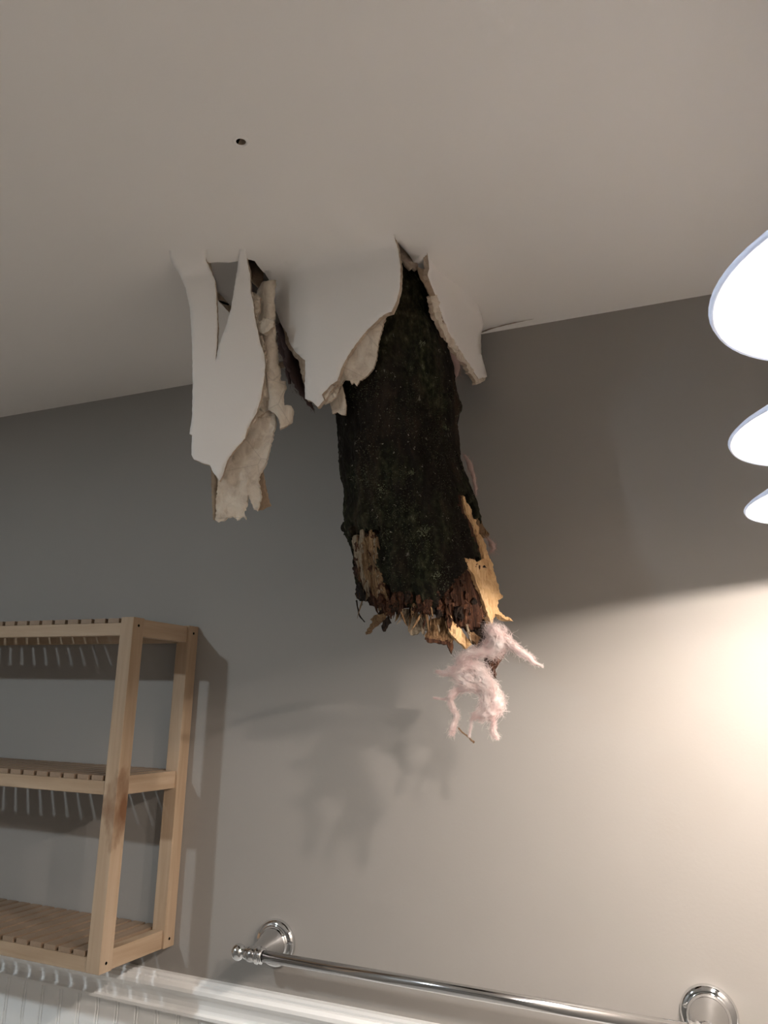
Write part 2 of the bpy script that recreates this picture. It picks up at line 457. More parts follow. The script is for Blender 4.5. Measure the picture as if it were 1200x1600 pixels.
# ------------------------------------------------------------------ towel bar
TZ = EYE-0.3107*1.14
TX1, TX2 = -0.5937*1.14, -0.0590*1.14
TB = 0.066
tb = thing('towel_bar', 'chrome towel bar with round flanges and ball finials on the grey wall', 'towel bar', ((TX1+TX2)/2, WALL, TZ))
for tx, sgn in ((TX1, -1), (TX2, 1)):
    fl = lathe('flange', [(0.0, 0.0335), (0.003, 0.0335), (0.006, 0.0325), (0.0085, 0.0295), (0.0095, 0.0265), (0.0098, 0.0250), (0.012, 0.0245), (0.0145, 0.0225)], (tx, WALL-0.0002, TZ), (0, -1, 0), M_CHROME, tb, 48)
    lathe('post', [(0.0145, 0.0225), (0.020, 0.0200), (0.034, 0.0150), (0.048, 0.0112), (TB-0.008, 0.0098), (TB, 0.0105), (TB+0.007, 0.0088), (TB+0.0105, 0.004), (TB+0.011, 0)], (tx, WALL, TZ), (0, -1, 0), M_SATIN, tb, 36)
    yb = WALL-TB
    lathe('finial', [(0.006, 0.0090), (0.011, 0.0085), (0.0125, 0.0062), (0.0150, 0.0060), (0.0165, 0.0085), (0.0195, 0.0108), (0.0235, 0.0116), (0.0275, 0.0108), (0.0308, 0.008), (0.0325, 0.004), (0.033, 0)], (tx, yb, TZ), (sgn, 0, 0), M_CHROME, tb, 32)
    lathe('collar', [(0.006, 0.0095), (0.009, 0.0118), (0.0115, 0.0118), (0.0125, 0.0098), (0.0145, 0.0098), (0.0155, 0.0108), (0.018, 0.0108), (0.019, 0.008)], (tx, yb, TZ), (-sgn, 0, 0), M_CHROME, tb, 32)
lathe('bar', [(0.015, 0.0), (0.015, 0.0078), (TX2-TX1-0.015, 0.0078), (TX2-TX1-0.015, 0.0)], (TX1, WALL-TB, TZ), (1, 0, 0), M_SATIN, tb, 32)

# ------------------------------------------------------------------ vanity light
M_SHADE, nt, b = new_mat('frosted_glass_shade', 0.35, (0.80, 0.84, 0.90))
tr = nt.nodes.new('ShaderNodeBsdfTranslucent'); tr.inputs[0].default_value = (0.70, 0.78, 0.92, 1)
mx = nt.nodes.new('ShaderNodeMixShader'); mx.inputs[0].default_value = 0.17
nt.links.new(b.outputs[0], mx.inputs[1]); nt.links.new(tr.outputs[0], mx.inputs[2])
nt.links.new(mx.outputs[0], nt.nodes['Material Output'].inputs[0])
M_BULB = bpy.data.materials.new('lit_bulb'); M_BULB.use_nodes = True
nt = M_BULB.node_tree; nt.nodes.clear()
em = nt.nodes.new('ShaderNodeEmission'); em.inputs[0].default_value = BULB_COLOUR; em.inputs[1].default_value = BULB_STRENGTH
ou = nt.nodes.new('ShaderNodeOutputMaterial'); nt.links.new(em.outputs[0], ou.inputs[0])
LC = [(0.070, 0.357, 0.180), (0.075, 0.613, 0.199), (0.086, 0.874, 0.208)]
ax = Vector((-math.sin(0.09), -math.sin(-0.066), 1)).normalized()      # shade axis, pointing up
vl = thing('vanity_light', 'three lit bell shades of the vanity light, cut off by the right edge', 'lamp', (XR, 0.615, EYE+0.30))
bp = box('back_plate', (XR-0.02, 0.25, EYE+0.265), (XR-0.0005, 0.985, EYE+0.345), M_SATIN, vl, 0.004)
for c in LC:
    o = Vector((c[0], c[1], c[2]+EYE))
    inn = [(0.0, 0.0700), (0.0035, 0.0660), (0.0090, 0.0570), (0.0160, 0.0460), (0.0245, 0.0365), (0.036, 0.0300), (0.052, 0.0262), (0.074, 0.0232), (0.100, 0.0215)]
    prof_s = [(h+0.0016, r+0.0016) for h, r in reversed(inn)] + [(-0.0006, 0.0708)] + [(h, r-0.0010) for h, r in inn]
    s = lathe('shade', prof_s, o, ax, M_SHADE, vl, 64)
    lathe('socket', [(0.050, 0.0), (0.050, 0.016), (0.098, 0.0185), (0.112, 0.021), (0.118, 0.021), (0.122, 0.012), (0.124, 0.0)], o, ax, M_SATIN, vl, 28)
    lathe('bulb', [(0.0072-0.0040*math.cos(t*math.pi/12), 0.0115*math.sin(t*math.pi/12)) for t in range(0, 13)], o, ax, M_BULB, vl, 24)
    lathe('bulb_neck', [(0.0131, 0.0), (0.0131, 0.0075), (0.052, 0.0095), (0.052, 0.0)], o, ax, M_TRIM, vl, 20)
    top = o+ax*0.122
    P, R_ = smooth_path([top, top+Vector((0.004, 0, 0.022)), top+Vector((0.04, 0, 0.045)), Vector((XR-0.05, c[1], EYE+0.325)), Vector((XR-0.018, c[1], EYE+0.305))], [0.006]*5)
    V, F = tube_geo(P, R_, 12)
    raw_obj('arm', V, F, M_SATIN, vl, True)
    lathe('arm_cup', [(0, 0.016), (0.006, 0.014), (0.010, 0.008)], (XR-0.020, c[1], EYE+0.305), (-1, 0, 0), M_SATIN, vl, 24)

# ------------------------------------------------------------------ torn plasterboard
def sheet(name, poly, depth, thick, front, side, parent, step=9, bstep=4, jag=0.8, rough=0.0, seed=1, smooth=True, nscale=60.0):
    """a board or flake whose outline is poly and whose face lies at the given depths, with its real thickness behind"""
    rng = random.Random(seed)
    bd = densify(poly, bstep, jag, rng)
    xs = [p[0] for p in bd]; ys = [p[1] for p in bd]; inn = []
    y = min(ys)
    while y < max(ys):
        x = min(xs)
        while x < max(xs):
            p = (x+rng.uniform(-.2, .2)*step, y+rng.uniform(-.2, .2)*step)
            if inside(p, bd) and min((p[0]-q[0])**2+(p[1]-q[1])**2 for q in bd) > (bstep*0.5)**2: inn.append(p)
            x += step
        y += step
    vs, tris = fill([bd], inn)
    n = len(vs)
    P = [at(v.x, v.y, depth(v.x, v.y)) for v in vs]
    nr = [Vector((0, 0, 0)) for _ in vs]; T = []
    eye = Vector((0, 0, EYE))
    for t in tris:
        a, b_, c = (P[i] for i in t); q = (b_-a).cross(c-a)
        if q.dot(eye-a) < 0: t = (t[0], t[2], t[1]); q = -q
        T.append(t)
        for i in t: nr[i] += q
    nr = [v.normalized() if v.length > 0 else Vector((0, -1, 0)) for v in nr]
    if rough:
        P = [p+nv*rough*(noise.noise(p*nscale)+0.5*noise.noise(p*nscale*2.7)) for p, nv in zip(P, nr)]
    B = [p-nv*thick*(1+0.25*noise.noise(p*50)) for p, nv in zip(P, nr)]
    F, MI, SM = [], [], []
    cnt = {}
    for t in T:
        F.append(t); MI.append(0); SM.append(smooth)
        F.append(tuple(i+n for i in reversed(t))); MI.append(1); SM.append(False)
        for k in range(3):
            e = (t[k], t[(k+1) % 3]); cnt.setdefault(tuple(sorted(e)), []).append(e)
    # the broken edge: three uneven rows across the thickness
    V = P+B
    mid = {}
    for e in cnt.values():
        if len(e) == 1:
            for i in e[0]:
                if i not in mid:
                    mid[i] = len(V); V.append(P[i].lerp(B[i], rng.uniform(.35, .65))+Vector((rng.uniform(-1, 1), 0, rng.uniform(-1, 1)))*min(0.0012, thick*0.2))
    for e in cnt.values():
        if len(e) == 1:
            i, j = e[0]
            F.append((j, i, mid[i], mid[j])); MI.append(1); SM.append(False)
            F.append((mid[j], mid[i], i+n, j+n)); MI.append(1); SM.append(False)
    return raw_obj(name, V, F, [front, side], parent, SM, MI)

M_BOARD = M_CEIL
M_GREYB = paint('grey_paper_back', (0.50, 0.48, 0.46), 0.9)
# --- left flap
Y0L = lambda x, y: 0.787+(x-270)*0.00030
def on_ceiling(x, y, y0, k=0.03):
    # lies against the ceiling and slips into it where the board is still whole
    yc = ceil_Y(x, y)
    return yc-0.00025+0.05*max(0.0, y0-k-0.002-yc)
dl = lambda x, y: smin(on_ceiling(x, y, Y0L(x, y)), Y0L(x, y)+0.00004*(y-560), 0.026)
fl1 = thing('drywall_flap', 'white torn ceiling board flap split by a V gap, leftmost of the hanging flaps', 'drywall', at(335, 600, 0.81))
sheet('face_board', [(266, 402), (262, 385), (264, 370), (295, 366), (322, 364), (324, 385), (321.7, 406.7), (329, 421.7), (335.7, 438), (338, 466.7), (340, 506.7), (339, 540), (336.7, 566.7), (341.7, 540), (353, 510), (360.7, 483), (368, 436.7), (373, 405), (374, 396), (375, 380), (383, 379),
      (384, 395), (385, 400), (386.7, 411.7), (390.7, 428), (391.7, 456.7), (396, 473), (398, 496.7), (402, 513), (406.7, 536.7), (412.7, 553), (414.7, 570), (412.7, 593), (408, 621.7), (400, 646.7), (386.7, 670), (383, 685), (365, 705), (355, 720), (348, 743), (343, 751.7),
      (340, 746.7), (333, 738), (328, 726.7), (315, 723), (303, 718), (299, 710), (300, 680), (296, 678), (300, 650), (301, 603), (300, 536.7), (296.7, 483), (290, 450), (280, 428), (268, 410)],
      dl, 0.006, M_BOARD, M_EDGE, fl1, 6, 4, 0.35, seed=11)
dg = lambda o: (lambda x, y: dl(x, y)+o)
sheet('gypsum_core', [(405, 600), (413, 607), (422.7, 643), (430.7, 650), (430, 666.7), (421.7, 696.7), (413, 726.7), (405.7, 738), (403, 753), (408, 773), (405, 787), (401.7, 798), (396.7, 795), (392, 783), (388, 773), (385, 790), (380, 797), (384, 810), (377, 806), (370, 811.7), (363, 806), (355, 808), (350, 813), (340, 815), (336.7, 813),
      (338, 783), (340, 750), (320, 700), (330, 640), (380, 620)], dg(0.010), 0.007, M_GYP, M_GYP, fl1, 6, 3, 1.2, 0.0035, 12, False, 70)
sheet('gypsum_core', [(391.7, 455), (398, 457), (407, 465), (406, 480), (402, 500), (405, 507), (410, 527), (416, 557), (424, 595), (426, 617), (422, 640), (411, 646), (396, 662), (390, 655), (405, 612), (409, 570), (400, 537), (392, 497)], dg(0.0065), 0.006, M_GYP, M_EDGE, fl1, 5, 3, 1.2, 0.006, 13, False, 90)
sheet('gypsum_strip', [(406, 446), (410.7, 440), (422, 437), (430, 438), (432, 445), (429, 466.7), (430.7, 500), (431.7, 530), (436.7, 563), (440, 593), (448, 595), (449, 605), (444, 616.7), (444, 633), (455, 634), (459, 643), (458, 660), (446.7, 665), (438, 669), (436.7, 656.7), (428, 645), (419, 640), (420, 616.7), (416, 590), (409, 556.7), (404, 526.7), (400, 506.7), (401, 460)],
      lambda x, y: 0.838+0.012*((x-418)/14)**2*(1-0.85*sstep(500, 640, y)), 0.006, M_GYP, M_EDGE, fl1, 5, 3, 0.7, 0.003, 14, True, 40)
sheet('gypsum_chip', [(401, 504), (410, 497), (420, 495), (428, 500), (428, 510), (421, 517), (412, 522), (404, 519)], lambda x, y: 0.826+0.0003*abs(x-414), 0.006, M_GYP, M_EDGE, fl1, 5, 3, 1.0, 0.003, 15, False)
sheet('backing_paper', [(405, 737), (411, 735), (413, 748), (416, 760), (419, 775), (421, 785), (424, 790), (418, 792), (412, 796), (403, 799), (400, 790), (404, 773), (399, 753)], dg(0.020), 0.0012, M_KRAFT, M_KRAFT, fl1, 6, 3, 1.0, 0.002, 16)
sheet('backing_paper', [(329, 724), (336, 735), (340, 750), (340, 783), (337, 800), (338, 814), (333, 812), (331, 780), (330, 750)], dg(0.019), 0.0012, M_KRAFT, M_KRAFT, fl1, 6, 3, 0.5, 0.001, 17)
sheet('backing_paper', [(386, 402), (397, 404), (407, 416), (412, 424), (411, 440), (404, 449), (394, 440), (388, 425)], lambda x, y: 0.862+0.0006*(x-386), 0.0015, M_KRAFT, M_KRAFT, fl1, 6, 3, 0.8, 0.002, 18)

sheet('board_fragment', [(318, 403), (350, 402), (380, 399), (392, 430), (398, 510), (378, 500), (357, 486), (338, 465), (328, 440)], lambda x, y: ceil_Y(x, y)+0.010+0.00015*(y-400), 0.008, M_GREYB, M_EDGE, fl1, 8, 4, 0.3, 0.001, 19)
P, R_ = smooth_path([at(342, 470, ceil_Y(342, 470)-.001), at(349, 473, ceil_Y(349, 473)-.001), at(357, 476, ceil_Y(357, 476)+.002)], [0.0006, 0.0020, 0.0012], 3)
V, F = tube_geo(P, R_, 8); raw_obj('nail', V, F, M_HOLE, fl1, True)

# --- middle flap
Y0M = lambda x, y: 0.846+0.032*sstep(486, 420, x)+0.010*sstep(470, 640, y)*0
dm = lambda x, y: smin(on_ceiling(x, y, Y0M(x, y)), Y0M(x, y), 0.03)
fl2 = thing('drywall_flap', 'broad white torn ceiling board flap in front of the tree trunk', 'drywall', at(520, 520, 0.86))
sheet('face_board', [(397, 403), (440, 381), (500, 368), (560, 359), (606, 352), (617, 356), (616.7, 371.7), (622.7, 393), (626, 416.7), (625, 446.7), (620, 470), (611.7, 487), (603, 490), (593, 496.7), (573, 516.7), (556.7, 536.7), (543, 556.7), (533, 576.7), (527, 595), (516.7, 601.7), (503, 616.7), (506.7, 625), (496.7, 636), (488, 628), (476.7, 623), (476, 603), (477, 570), (476.7, 563),
      (470, 558), (461.7, 550), (453, 536.7), (448, 520), (440, 508), (432, 488), (428, 470), (424, 445), (411, 421)], dm, 0.007, M_BOARD, M_EDGE, fl2, 9, 4, 0.5, seed=21)
sheet('gypsum_core', [(605, 491), (590, 499), (570, 516), (554, 534), (541, 558), (528, 585), (524, 597), (512, 608), (503, 622), (507, 632), (518, 627), (526, 618), (533, 600), (537, 593), (546, 594), (550, 600), (553, 598), (557, 603), (562, 594), (565, 594), (575, 583), (583, 574), (588, 555), (592, 531), (597, 510)],
      lambda x, y: 0.8515+0.00022*((x-530)*0.8+(y-590)*0.6+10), 0.005, M_GYP, M_EDGE, fl2, 5, 3, 0.9, 0.004, 22, False, 60)
sheet('backing_paper', [(513, 622), (520, 647), (527, 644), (533, 648), (540, 649), (541, 633), (538, 615), (534, 600), (526, 596), (520, 606)], lambda x, y: 0.866, 0.002, M_GYP, M_KRAFT, fl2, 6, 3, 0.6, 0.0015, 23)
sheet('gypsum_core', [(489, 629), (497, 637), (507, 626), (516, 612), (527, 598), (522, 596), (510, 606), (498, 620)], lambda x, y: 0.8495, 0.005, M_GYP, M_EDGE, fl2, 5, 3, 0.8, 0.003, 24, False, 80)
sheet('gypsum_core', [(440, 505), (449, 516), (456, 534), (464, 547), (474, 556), (479, 566), (479, 588), (474, 598), (470, 580), (468, 566), (458, 556), (448, 538)], lambda x, y: Y0M(x, y)+0.006, 0.004, M_EDGE, M_EDGE, fl2, 5, 3, 0.8, 0.002, 25, False)

# --- right flap
Y0R = lambda x, y: 0.897+(x-672)*0.00262
dr = lambda x, y: smin(min(on_ceiling(x, y, Y0R(x, y), 0.042), 1.132), Y0R(x, y), 0.042)
fl3 = thing('drywall_flap', 'narrow torn ceiling board flap right of the trunk, bent down beside the wall', 'drywall', at(730, 540, 1.05))
sheet('face_board', [(668, 394), (694, 399), (722, 431), (744, 468), (757, 508), (751.5, 521), (752, 552.7), (757, 571), (761, 588.7), (754.7, 591), (748, 592.7), (742.7, 584.7), (730.7, 566), (717, 547), (701, 520.7), (690.7, 494), (680, 460.7), (674.7, 448.7), (668, 430), (670.5, 420)],
      dr, 0.007, M_BOARD, M_EDGE, fl3, 7, 4, 0.4, seed=31)
sheet('gypsum_core', [(681, 461), (691, 494), (701, 521), (717, 547), (731, 566), (743, 585), (748, 592), (754, 590), (761, 589), (757, 594), (752, 597), (745, 601), (738.7, 590), (728, 571), (717, 563), (706.7, 547), (693, 526), (685, 507), (677, 483), (670.7, 464.7), (675, 462)],
      lambda x, y: Y0R(x, y)-0.004, 0.006, M_GYP, M_EDGE, fl3, 5, 3, 1.0, 0.004, 32, False, 80)
sheet('gypsum_chip', [(618, 374), (628, 383), (640, 395), (651, 408), (654, 419), (649, 423), (645, 418), (640, 422), (633, 410), (626, 401), (621, 388)], lambda x, y: 0.872+0.0006*(x-618), 0.004, M_EDGE, M_EDGE, fl3, 5, 3, 0.7, 0.003, 33, False)
sheet('backing_paper', [(652, 417), (664, 420), (672, 418), (669, 424), (668, 432), (674, 447), (680, 461), (672, 463), (664, 447), (655, 430)], lambda x, y: 0.885+0.0006*(x-652), 0.0015, M_KRAFT, M_KRAFT, fl3, 6, 3, 0.8, 0.002, 34)

# --- joist seen through the split of the left flap
jo = box('ceiling_joist', (-0.745, 0.70, H0+0.014), (-0.705, WALL-0.001, H0+0.16), wood('grey_joist_wood', 1, (0.34, 0.31, 0.28), (0.45, 0.42, 0.39), (0.52, 0.49, 0.46)), None, 0.002)
jo['label'] = 'grey wooden joist above the hole, seen through the split of the left flap'; jo['category'] = 'joist'

# ------------------------------------------------------------------ tree trunk
TRY = 0.958
TR = [(150, 392, 560), (300, 437, 612), (380, 462, 644), (430, 478, 668), (480, 498, 690), (520, 508, 698), (600, 516, 712), (625, 519, 717), (640, 520, 719), (660, 523, 717), (700, 527, 720), (740, 530, 728), (790, 537, 747), (830, 536, 757), (870, 548, 768), (910, 552, 778), (940, 560, 786), (1000, 575, 800)]
def trow(y):
    xl, xr = table(TR, y); cx = (xl+xr)/2
    c = at(cx, y, TRY); dep = (c-Vector((0, 0, EYE))).dot(FWD)
    return cx, (xr-xl)/2, c, (xr-xl)/2*dep/FPX
def tdepth(x, y, out=0.0):
    cx, hw, c, r = trow(y); u = max(-1.0, min(1.0, (x-cx)/hw))
    return TRY-_sy*r*u-_cy*(r+out)*math.sqrt(1-u*u)*0.97
tk = thing('tree_trunk', 'dark mossy broken tree trunk poking down through the torn ceiling', 'tree trunk', trow(800)[2])
END = [(540, 846), (549, 850), (556, 930), (566, 948), (585, 952), (605, 958), (628, 942), (650, 955), (668, 962), (680, 952), (696, 925), (712, 902), (728, 886), (742, 878), (758, 878), (775, 880), (800, 880)]
END_H = [(540, 900), (575, 938), (600, 958), (628, 955), (650, 962), (690, 972), (720, 984), (735, 990), (752, 975), (765, 940), (800, 900)]
BARE_L = [(550, 842), (562, 832), (578, 828), (592, 826), (590, 850), (588, 880), (600, 905), (612, 925), (628, 945), (625, 990), (540, 990), (546, 905), (551, 880)]
BARE_R = [(715, 764), (728, 770), (744, 798), (755, 823), (764, 848), (800, 850), (800, 990), (720, 990), (728, 930), (738, 892), (724, 872), (738, 868), (752, 873), (744, 850), (730, 815), (719, 795)]
NT, NR = 200, 190
def trunk_point(th, y, rad, bark=True):
    cx, hw, c, r = trow(y)
    p = c + Vector((math.sin(th)*_cy-math.cos(th)*(-_sy)*0, 0, 0))*0
    d = RIGHT*math.sin(th)-Vector((FWD.x, FWD.y, 0)).normalized()*math.cos(th)
    d.z = 0
    q = c+d*r
    if bark:
        v = Vector((math.sin(th)*0.085, math.cos(th)*0.085, q.z))
        f = 0.0045*noise.noise(Vector((v.x*55, v.y*55, v.z*14)))+0.003*noise.noise(Vector((v.x*110, v.y*110, v.z*40)))+0.0018*noise.noise(v*230)+0.004*noise.noise(v*16)
        f += 0.002*(abs(noise.noise(Vector((v.x*80, v.y*80, v.z*10+5)))))
        if 'knot' and abs(y-640) < 16 and th > 1.2 and th < 1.75: f += 0.004*(1-abs(y-640)/16)
        return c+d*(r*rad+f)
    v = Vector((math.sin(th)*0.085, math.cos(th)*0.085, q.z))
    f = 0.003*noise.noise(Vector((v.x*140, v.y*140, v.z*9)))+0.002*noise.noise(Vector((v.x*300, v.y*300, v.z*16)))
    return c+d*(r*rad+f)
def end_y(x, th):
    front = math.cos(th) > -0.1
    e = table(END, x)[0] if front else 925
    return e
V, F = [], []
ys = [150+ (1000-150)*(j/(NR-1))**0.75 for j in range(NR)]
for y in ys:
    cx, hw, c, r = trow(y)
    for i in range(NT):
        V.append(trunk_point(2*math.pi*i/NT, y, 0.97))
for j in range(NR-1):
    y = (ys[j]+ys[j+1])/2; cx, hw, c, r = trow(y)
    for i in range(NT):
        th = 2*math.pi*(i+0.5)/NT
        q = (V[j*NT+i]+V[(j+1)*NT+(i+1) % NT])*0.5-Vector((0, 0, EYE)); w_ = q.dot(FWD)
        x = 600+FPX*q.dot(RIGHT)/w_; y = 800-FPX*q.dot(UP)/w_
        jx = x+3.5*noise.noise(Vector((x*0.09, y*0.09, 1))); jy = y+7*noise.noise(Vector((x*0.16, y*0.03, 4)))+3*noise.noise(Vector((x*.5, y*.1, 9)))
        if jy > end_y(x, th): continue
        if math.cos(th) > -0.15 and (inside((jx, jy), BARE_L) or inside((jx, jy), BARE_R)): continue
        if math.cos(th) < 0 and x > 700 and y > 800: continue
        k = (i+1) % NT
        F.append((j*NT+i, (j+1)*NT+i, (j+1)*NT+k, j*NT+k))
bark = raw_obj('bark', V, F, M_BARK, tk, False)
so = bark.modifiers.new('thickness', 'SOLIDIFY'); so.thickness = 0.007; so.offset = 1 if False else -1
# heart wood under the bark
V, F = [], []
NT2, NR2 = 120, 70
ys2 = [700+(1000-700)*j/(NR2-1) for j in range(NR2)]
for y in ys2:
    for i in range(NT2): V.append(trunk_point(2*math.pi*i/NT2, y, 0.885, False))
for j in range(NR2-1):
    y = ys2[j]; cx, hw, c, r = trow(y)
    for i in range(NT2):
        th = 2*math.pi*(i+.5)/NT2; x = cx+hw*math.sin(th)
        e = (table(END_H, x)[0] if math.cos(th) > -0.1 else 930)+9*noise.noise(Vector((x*.15, 3, 2)))+6*noise.noise(Vector((x*.5, 1, 7)))
        if y > e: continue
        k = (i+1) % NT2
        F.append((j*NT2+i, (j+1)*NT2+i, (j+1)*NT2+k, j*NT2+k))
hw_ = raw_obj('heartwood', V, F, M_ROT, tk, False)
so = hw_.modifiers.new('thickness', 'SOLIDIFY'); so.thickness = 0.012; so.offset = -1
hw_['label'] = 'dark reddish rotten wood'

def flake(name, poly, out, thick, mat, seed, rough=0.002, step=5, ns=120, jag=0.8, tilt=None):
    d = (lambda x, y: tdepth(x, y, out)) if tilt is None else (lambda x, y: tdepth(x, y, out)+tilt*(y-poly[0][1]))
    return sheet(name, poly, d, thick, mat, mat, tk, step, 3, jag, rough, seed, False, ns)
flake('bare_wood', [(551, 848), (560, 838), (577, 835), (588, 836), (586, 852), (586, 880), (596, 905), (607, 925), (611, 940), (606, 956), (590, 950), (578, 946), (570, 925), (560, 908), (551, 898), (553, 872)], -0.006, 0.006, M_ROT, 41, 0.005)
for i in range(11):
    rr = random.Random(700+i)
    t = (i+0.5)/11
    x0, x1 = lerp(553, 590, t), lerp(566, 609, t)
    ya, yb = 832+abs(t-.5)*14+rr.uniform(-5, 10), lerp(905, 952, min(1, t*1.3))+rr.uniform(-10, 18)
    w = rr.uniform(3.0, 5.0); n_ = 6; lf, rt = [], []
    for k in range(n_+1):
        u = k/n_; xm = lerp(x0, x1, u*u)+rr.uniform(-1, 1); ww = w*(0.35 if k == 0 else 0.25 if k == n_ else rr.uniform(.7, 1.1))
        yy = lerp(ya, yb, u)+rr.uniform(-2, 2)
        lf.append((xm-ww, yy)); rt.append((xm+ww, yy+rr.uniform(-2, 2)))
    flake('wood_strip', lf+rt[::-1], rr.uniform(-0.005, 0.001), 0.003, rr.choice([M_TAN, M_GREYW, M_GREYW, M_TAN]), 720+i, 0.002, 5, 100, 0.4)
o = flake('bare_wood', [(722, 773), (728, 782), (738, 800), (748, 824), (758, 850), (768, 880), (777, 907), (786, 934), (779, 937), (777, 948), (781, 956), (800, 970), (787, 966), (775, 958), (772, 966), (769, 976), (763, 962), (757, 945), (748, 920), (741, 902), (738, 893), (728, 882), (722, 872), (732, 871), (746, 878), (757, 872), (750, 848), (742, 825), (734, 808), (727, 795)], 0.009, 0.007, M_PALE, 42, 0.002)
o['label'] = 'pale freshly split wood at lower right'
o = flake('bark_shard', [(738, 790), (748, 800), (757, 825), (764, 835), (762, 842), (755, 838), (746, 822), (740, 805)], 0.006, 0.003, M_TAN, 43, 0.002)
# dark bark bits on the pale wood
flake('bark_shard', [(735, 874), (748, 876), (760, 888), (765, 893), (758, 894), (748, 888), (742, 886)], 0.005, 0.003, M_BLACK, 44, 0.003)
# broken underside
flake('wood_shard', [(735, 930), (748, 908), (756, 935), (768, 975), (772, 1000), (768, 1012), (752, 1012), (742, 1004), (738, 985), (730, 960)], -0.020, 0.010, M_BLACK, 45, 0.006)  # recessed black sheet: the dark void in the break, shade given by colour
flake('wood_shard', [(628, 950), (645, 953), (662, 962), (674, 972), (670, 985), (664, 984), (661, 992), (656, 985), (651, 991), (641, 992), (637, 980), (632, 970)], -0.016, 0.006, M_GREYW, 46, 0.004)
flake('wood_shard', [(672, 968), (690, 962), (706, 972), (714, 988), (708, 1004), (698, 1007), (688, 1002), (676, 1000), (664, 999), (663, 993), (670, 982)], -0.010, 0.006, M_TAN, 47, 0.005)
flake('wood_shard', [(664, 996), (680, 999), (697, 1003), (696, 1008), (684, 1005), (668, 1004)], -0.006, 0.004, M_ROT, 48, 0.003)
flake('wood_shard', [(697, 1000), (706, 1000), (709, 1012), (706, 1022), (702, 1014), (698, 1006)], -0.010, 0.004, M_ROT, 49, 0.002)
o = flake('wood_shard', [(700, 957), (704, 958), (707, 970), (718, 980), (728, 992), (737, 1007), (730, 1014), (718, 1004), (706, 992), (699, 978), (697, 970), (701, 968)], -0.002, 0.006, M_PALE, 50, 0.003)
o['label'] = 'pale orange splinter'
flake('wood_shard', [(722, 925), (728, 928), (735, 948), (738, 966), (733, 975), (727, 970), (724, 955), (718, 940)], 0.0, 0.005, M_ROT, 51, 0.004)
flake('wood_shard', [(732, 987), (742, 987), (749, 996), (746, 1008), (740, 1003), (735, 1000)], 0.004, 0.004, M_TAN, 52, 0.003)
flake('wood_shard', [(605, 957), (597, 968), (585, 977), (577, 983), (572, 992), (571, 988), (576, 980), (580, 973), (578, 968), (584, 962), (594, 960)], 0.002, 0.006, M_TAN, 53, 0.003)
flake('wood_shard', [(604, 964), (607, 974), (602, 978), (599, 987), (596, 981), (599, 970)], 0.004, 0.004, M_BLACK, 54, 0.003)
flake('wood_shard', [(557, 910), (566, 920), (572, 935), (570, 940), (560, 938), (556, 930)], 0.003, 0.005, M_BLACK, 55, 0.003)
flake('bark_shard', [(534, 815), (542, 812), (549, 822), (549, 838), (540, 838), (534, 830)], 0.004, 0.006, M_BARK, 56, 0.004)
flake('wood_shard', [(765, 1014), (778, 1006), (788, 1016), (787, 1026), (782, 1036), (776, 1046), (775, 1060), (770, 1052), (768, 1040), (762, 1028)], 0.0, 0.008, M_ROT, 57, 0.006)
for i, (x, y, w, h) in enumerate([(640, 935, 9, 16), (655, 940, 8, 18), (672, 938, 9, 22), (686, 945, 8, 20), (700, 935, 9, 24), (712, 930, 8, 22), (722, 905, 7, 22), (616, 938, 8, 16), (664, 950, 10, 14), (694, 900, 9, 16), (710, 900, 8, 20)]):
    rr = random.Random(100+i)
    flake('wood_shard', [(x-w*.5, y-h*.5), (x+w*.1, y-h*.6), (x+w*.5, y-h*.35), (x+w*.55, y+h*.2), (x+w*.25, y+h*.55), (x, y+h*.35), (x-w*.3, y+h*.5), (x-w*.6, y)], 0.002+0.001*(i % 3), 0.004, M_ROT, 60+i, 0.004)
for i in range(48):
    rr = random.Random(500+i)
    x = rr.uniform(592, 745); y = lerp(table(END, x)[0], table(END_H, x)[0], rr.uniform(-.1, 1))-rr.uniform(0, 22)
    w, h = rr.uniform(5, 11), rr.uniform(9, 20)
    flake('wood_shard', [(x-w*rr.uniform(.3, .6), y-h*.5), (x+w*.1, y-h*rr.uniform(.5, .8)), (x+w*.5, y-h*.3), (x+w*rr.uniform(.3, .7), y+h*.2), (x+w*.2, y+h*rr.uniform(.5, .9)), (x, y+h*.3), (x-w*.35, y+h*rr.uniform(.4, .8)), (x-w*.6, y)],
          rr.uniform(0.0, 0.006), 0.003, rr.choice([M_ROT, M_ROT, M_ROT, M_BLACK, M_BLACK, M_TAN]), 600+i, 0.005, 4)
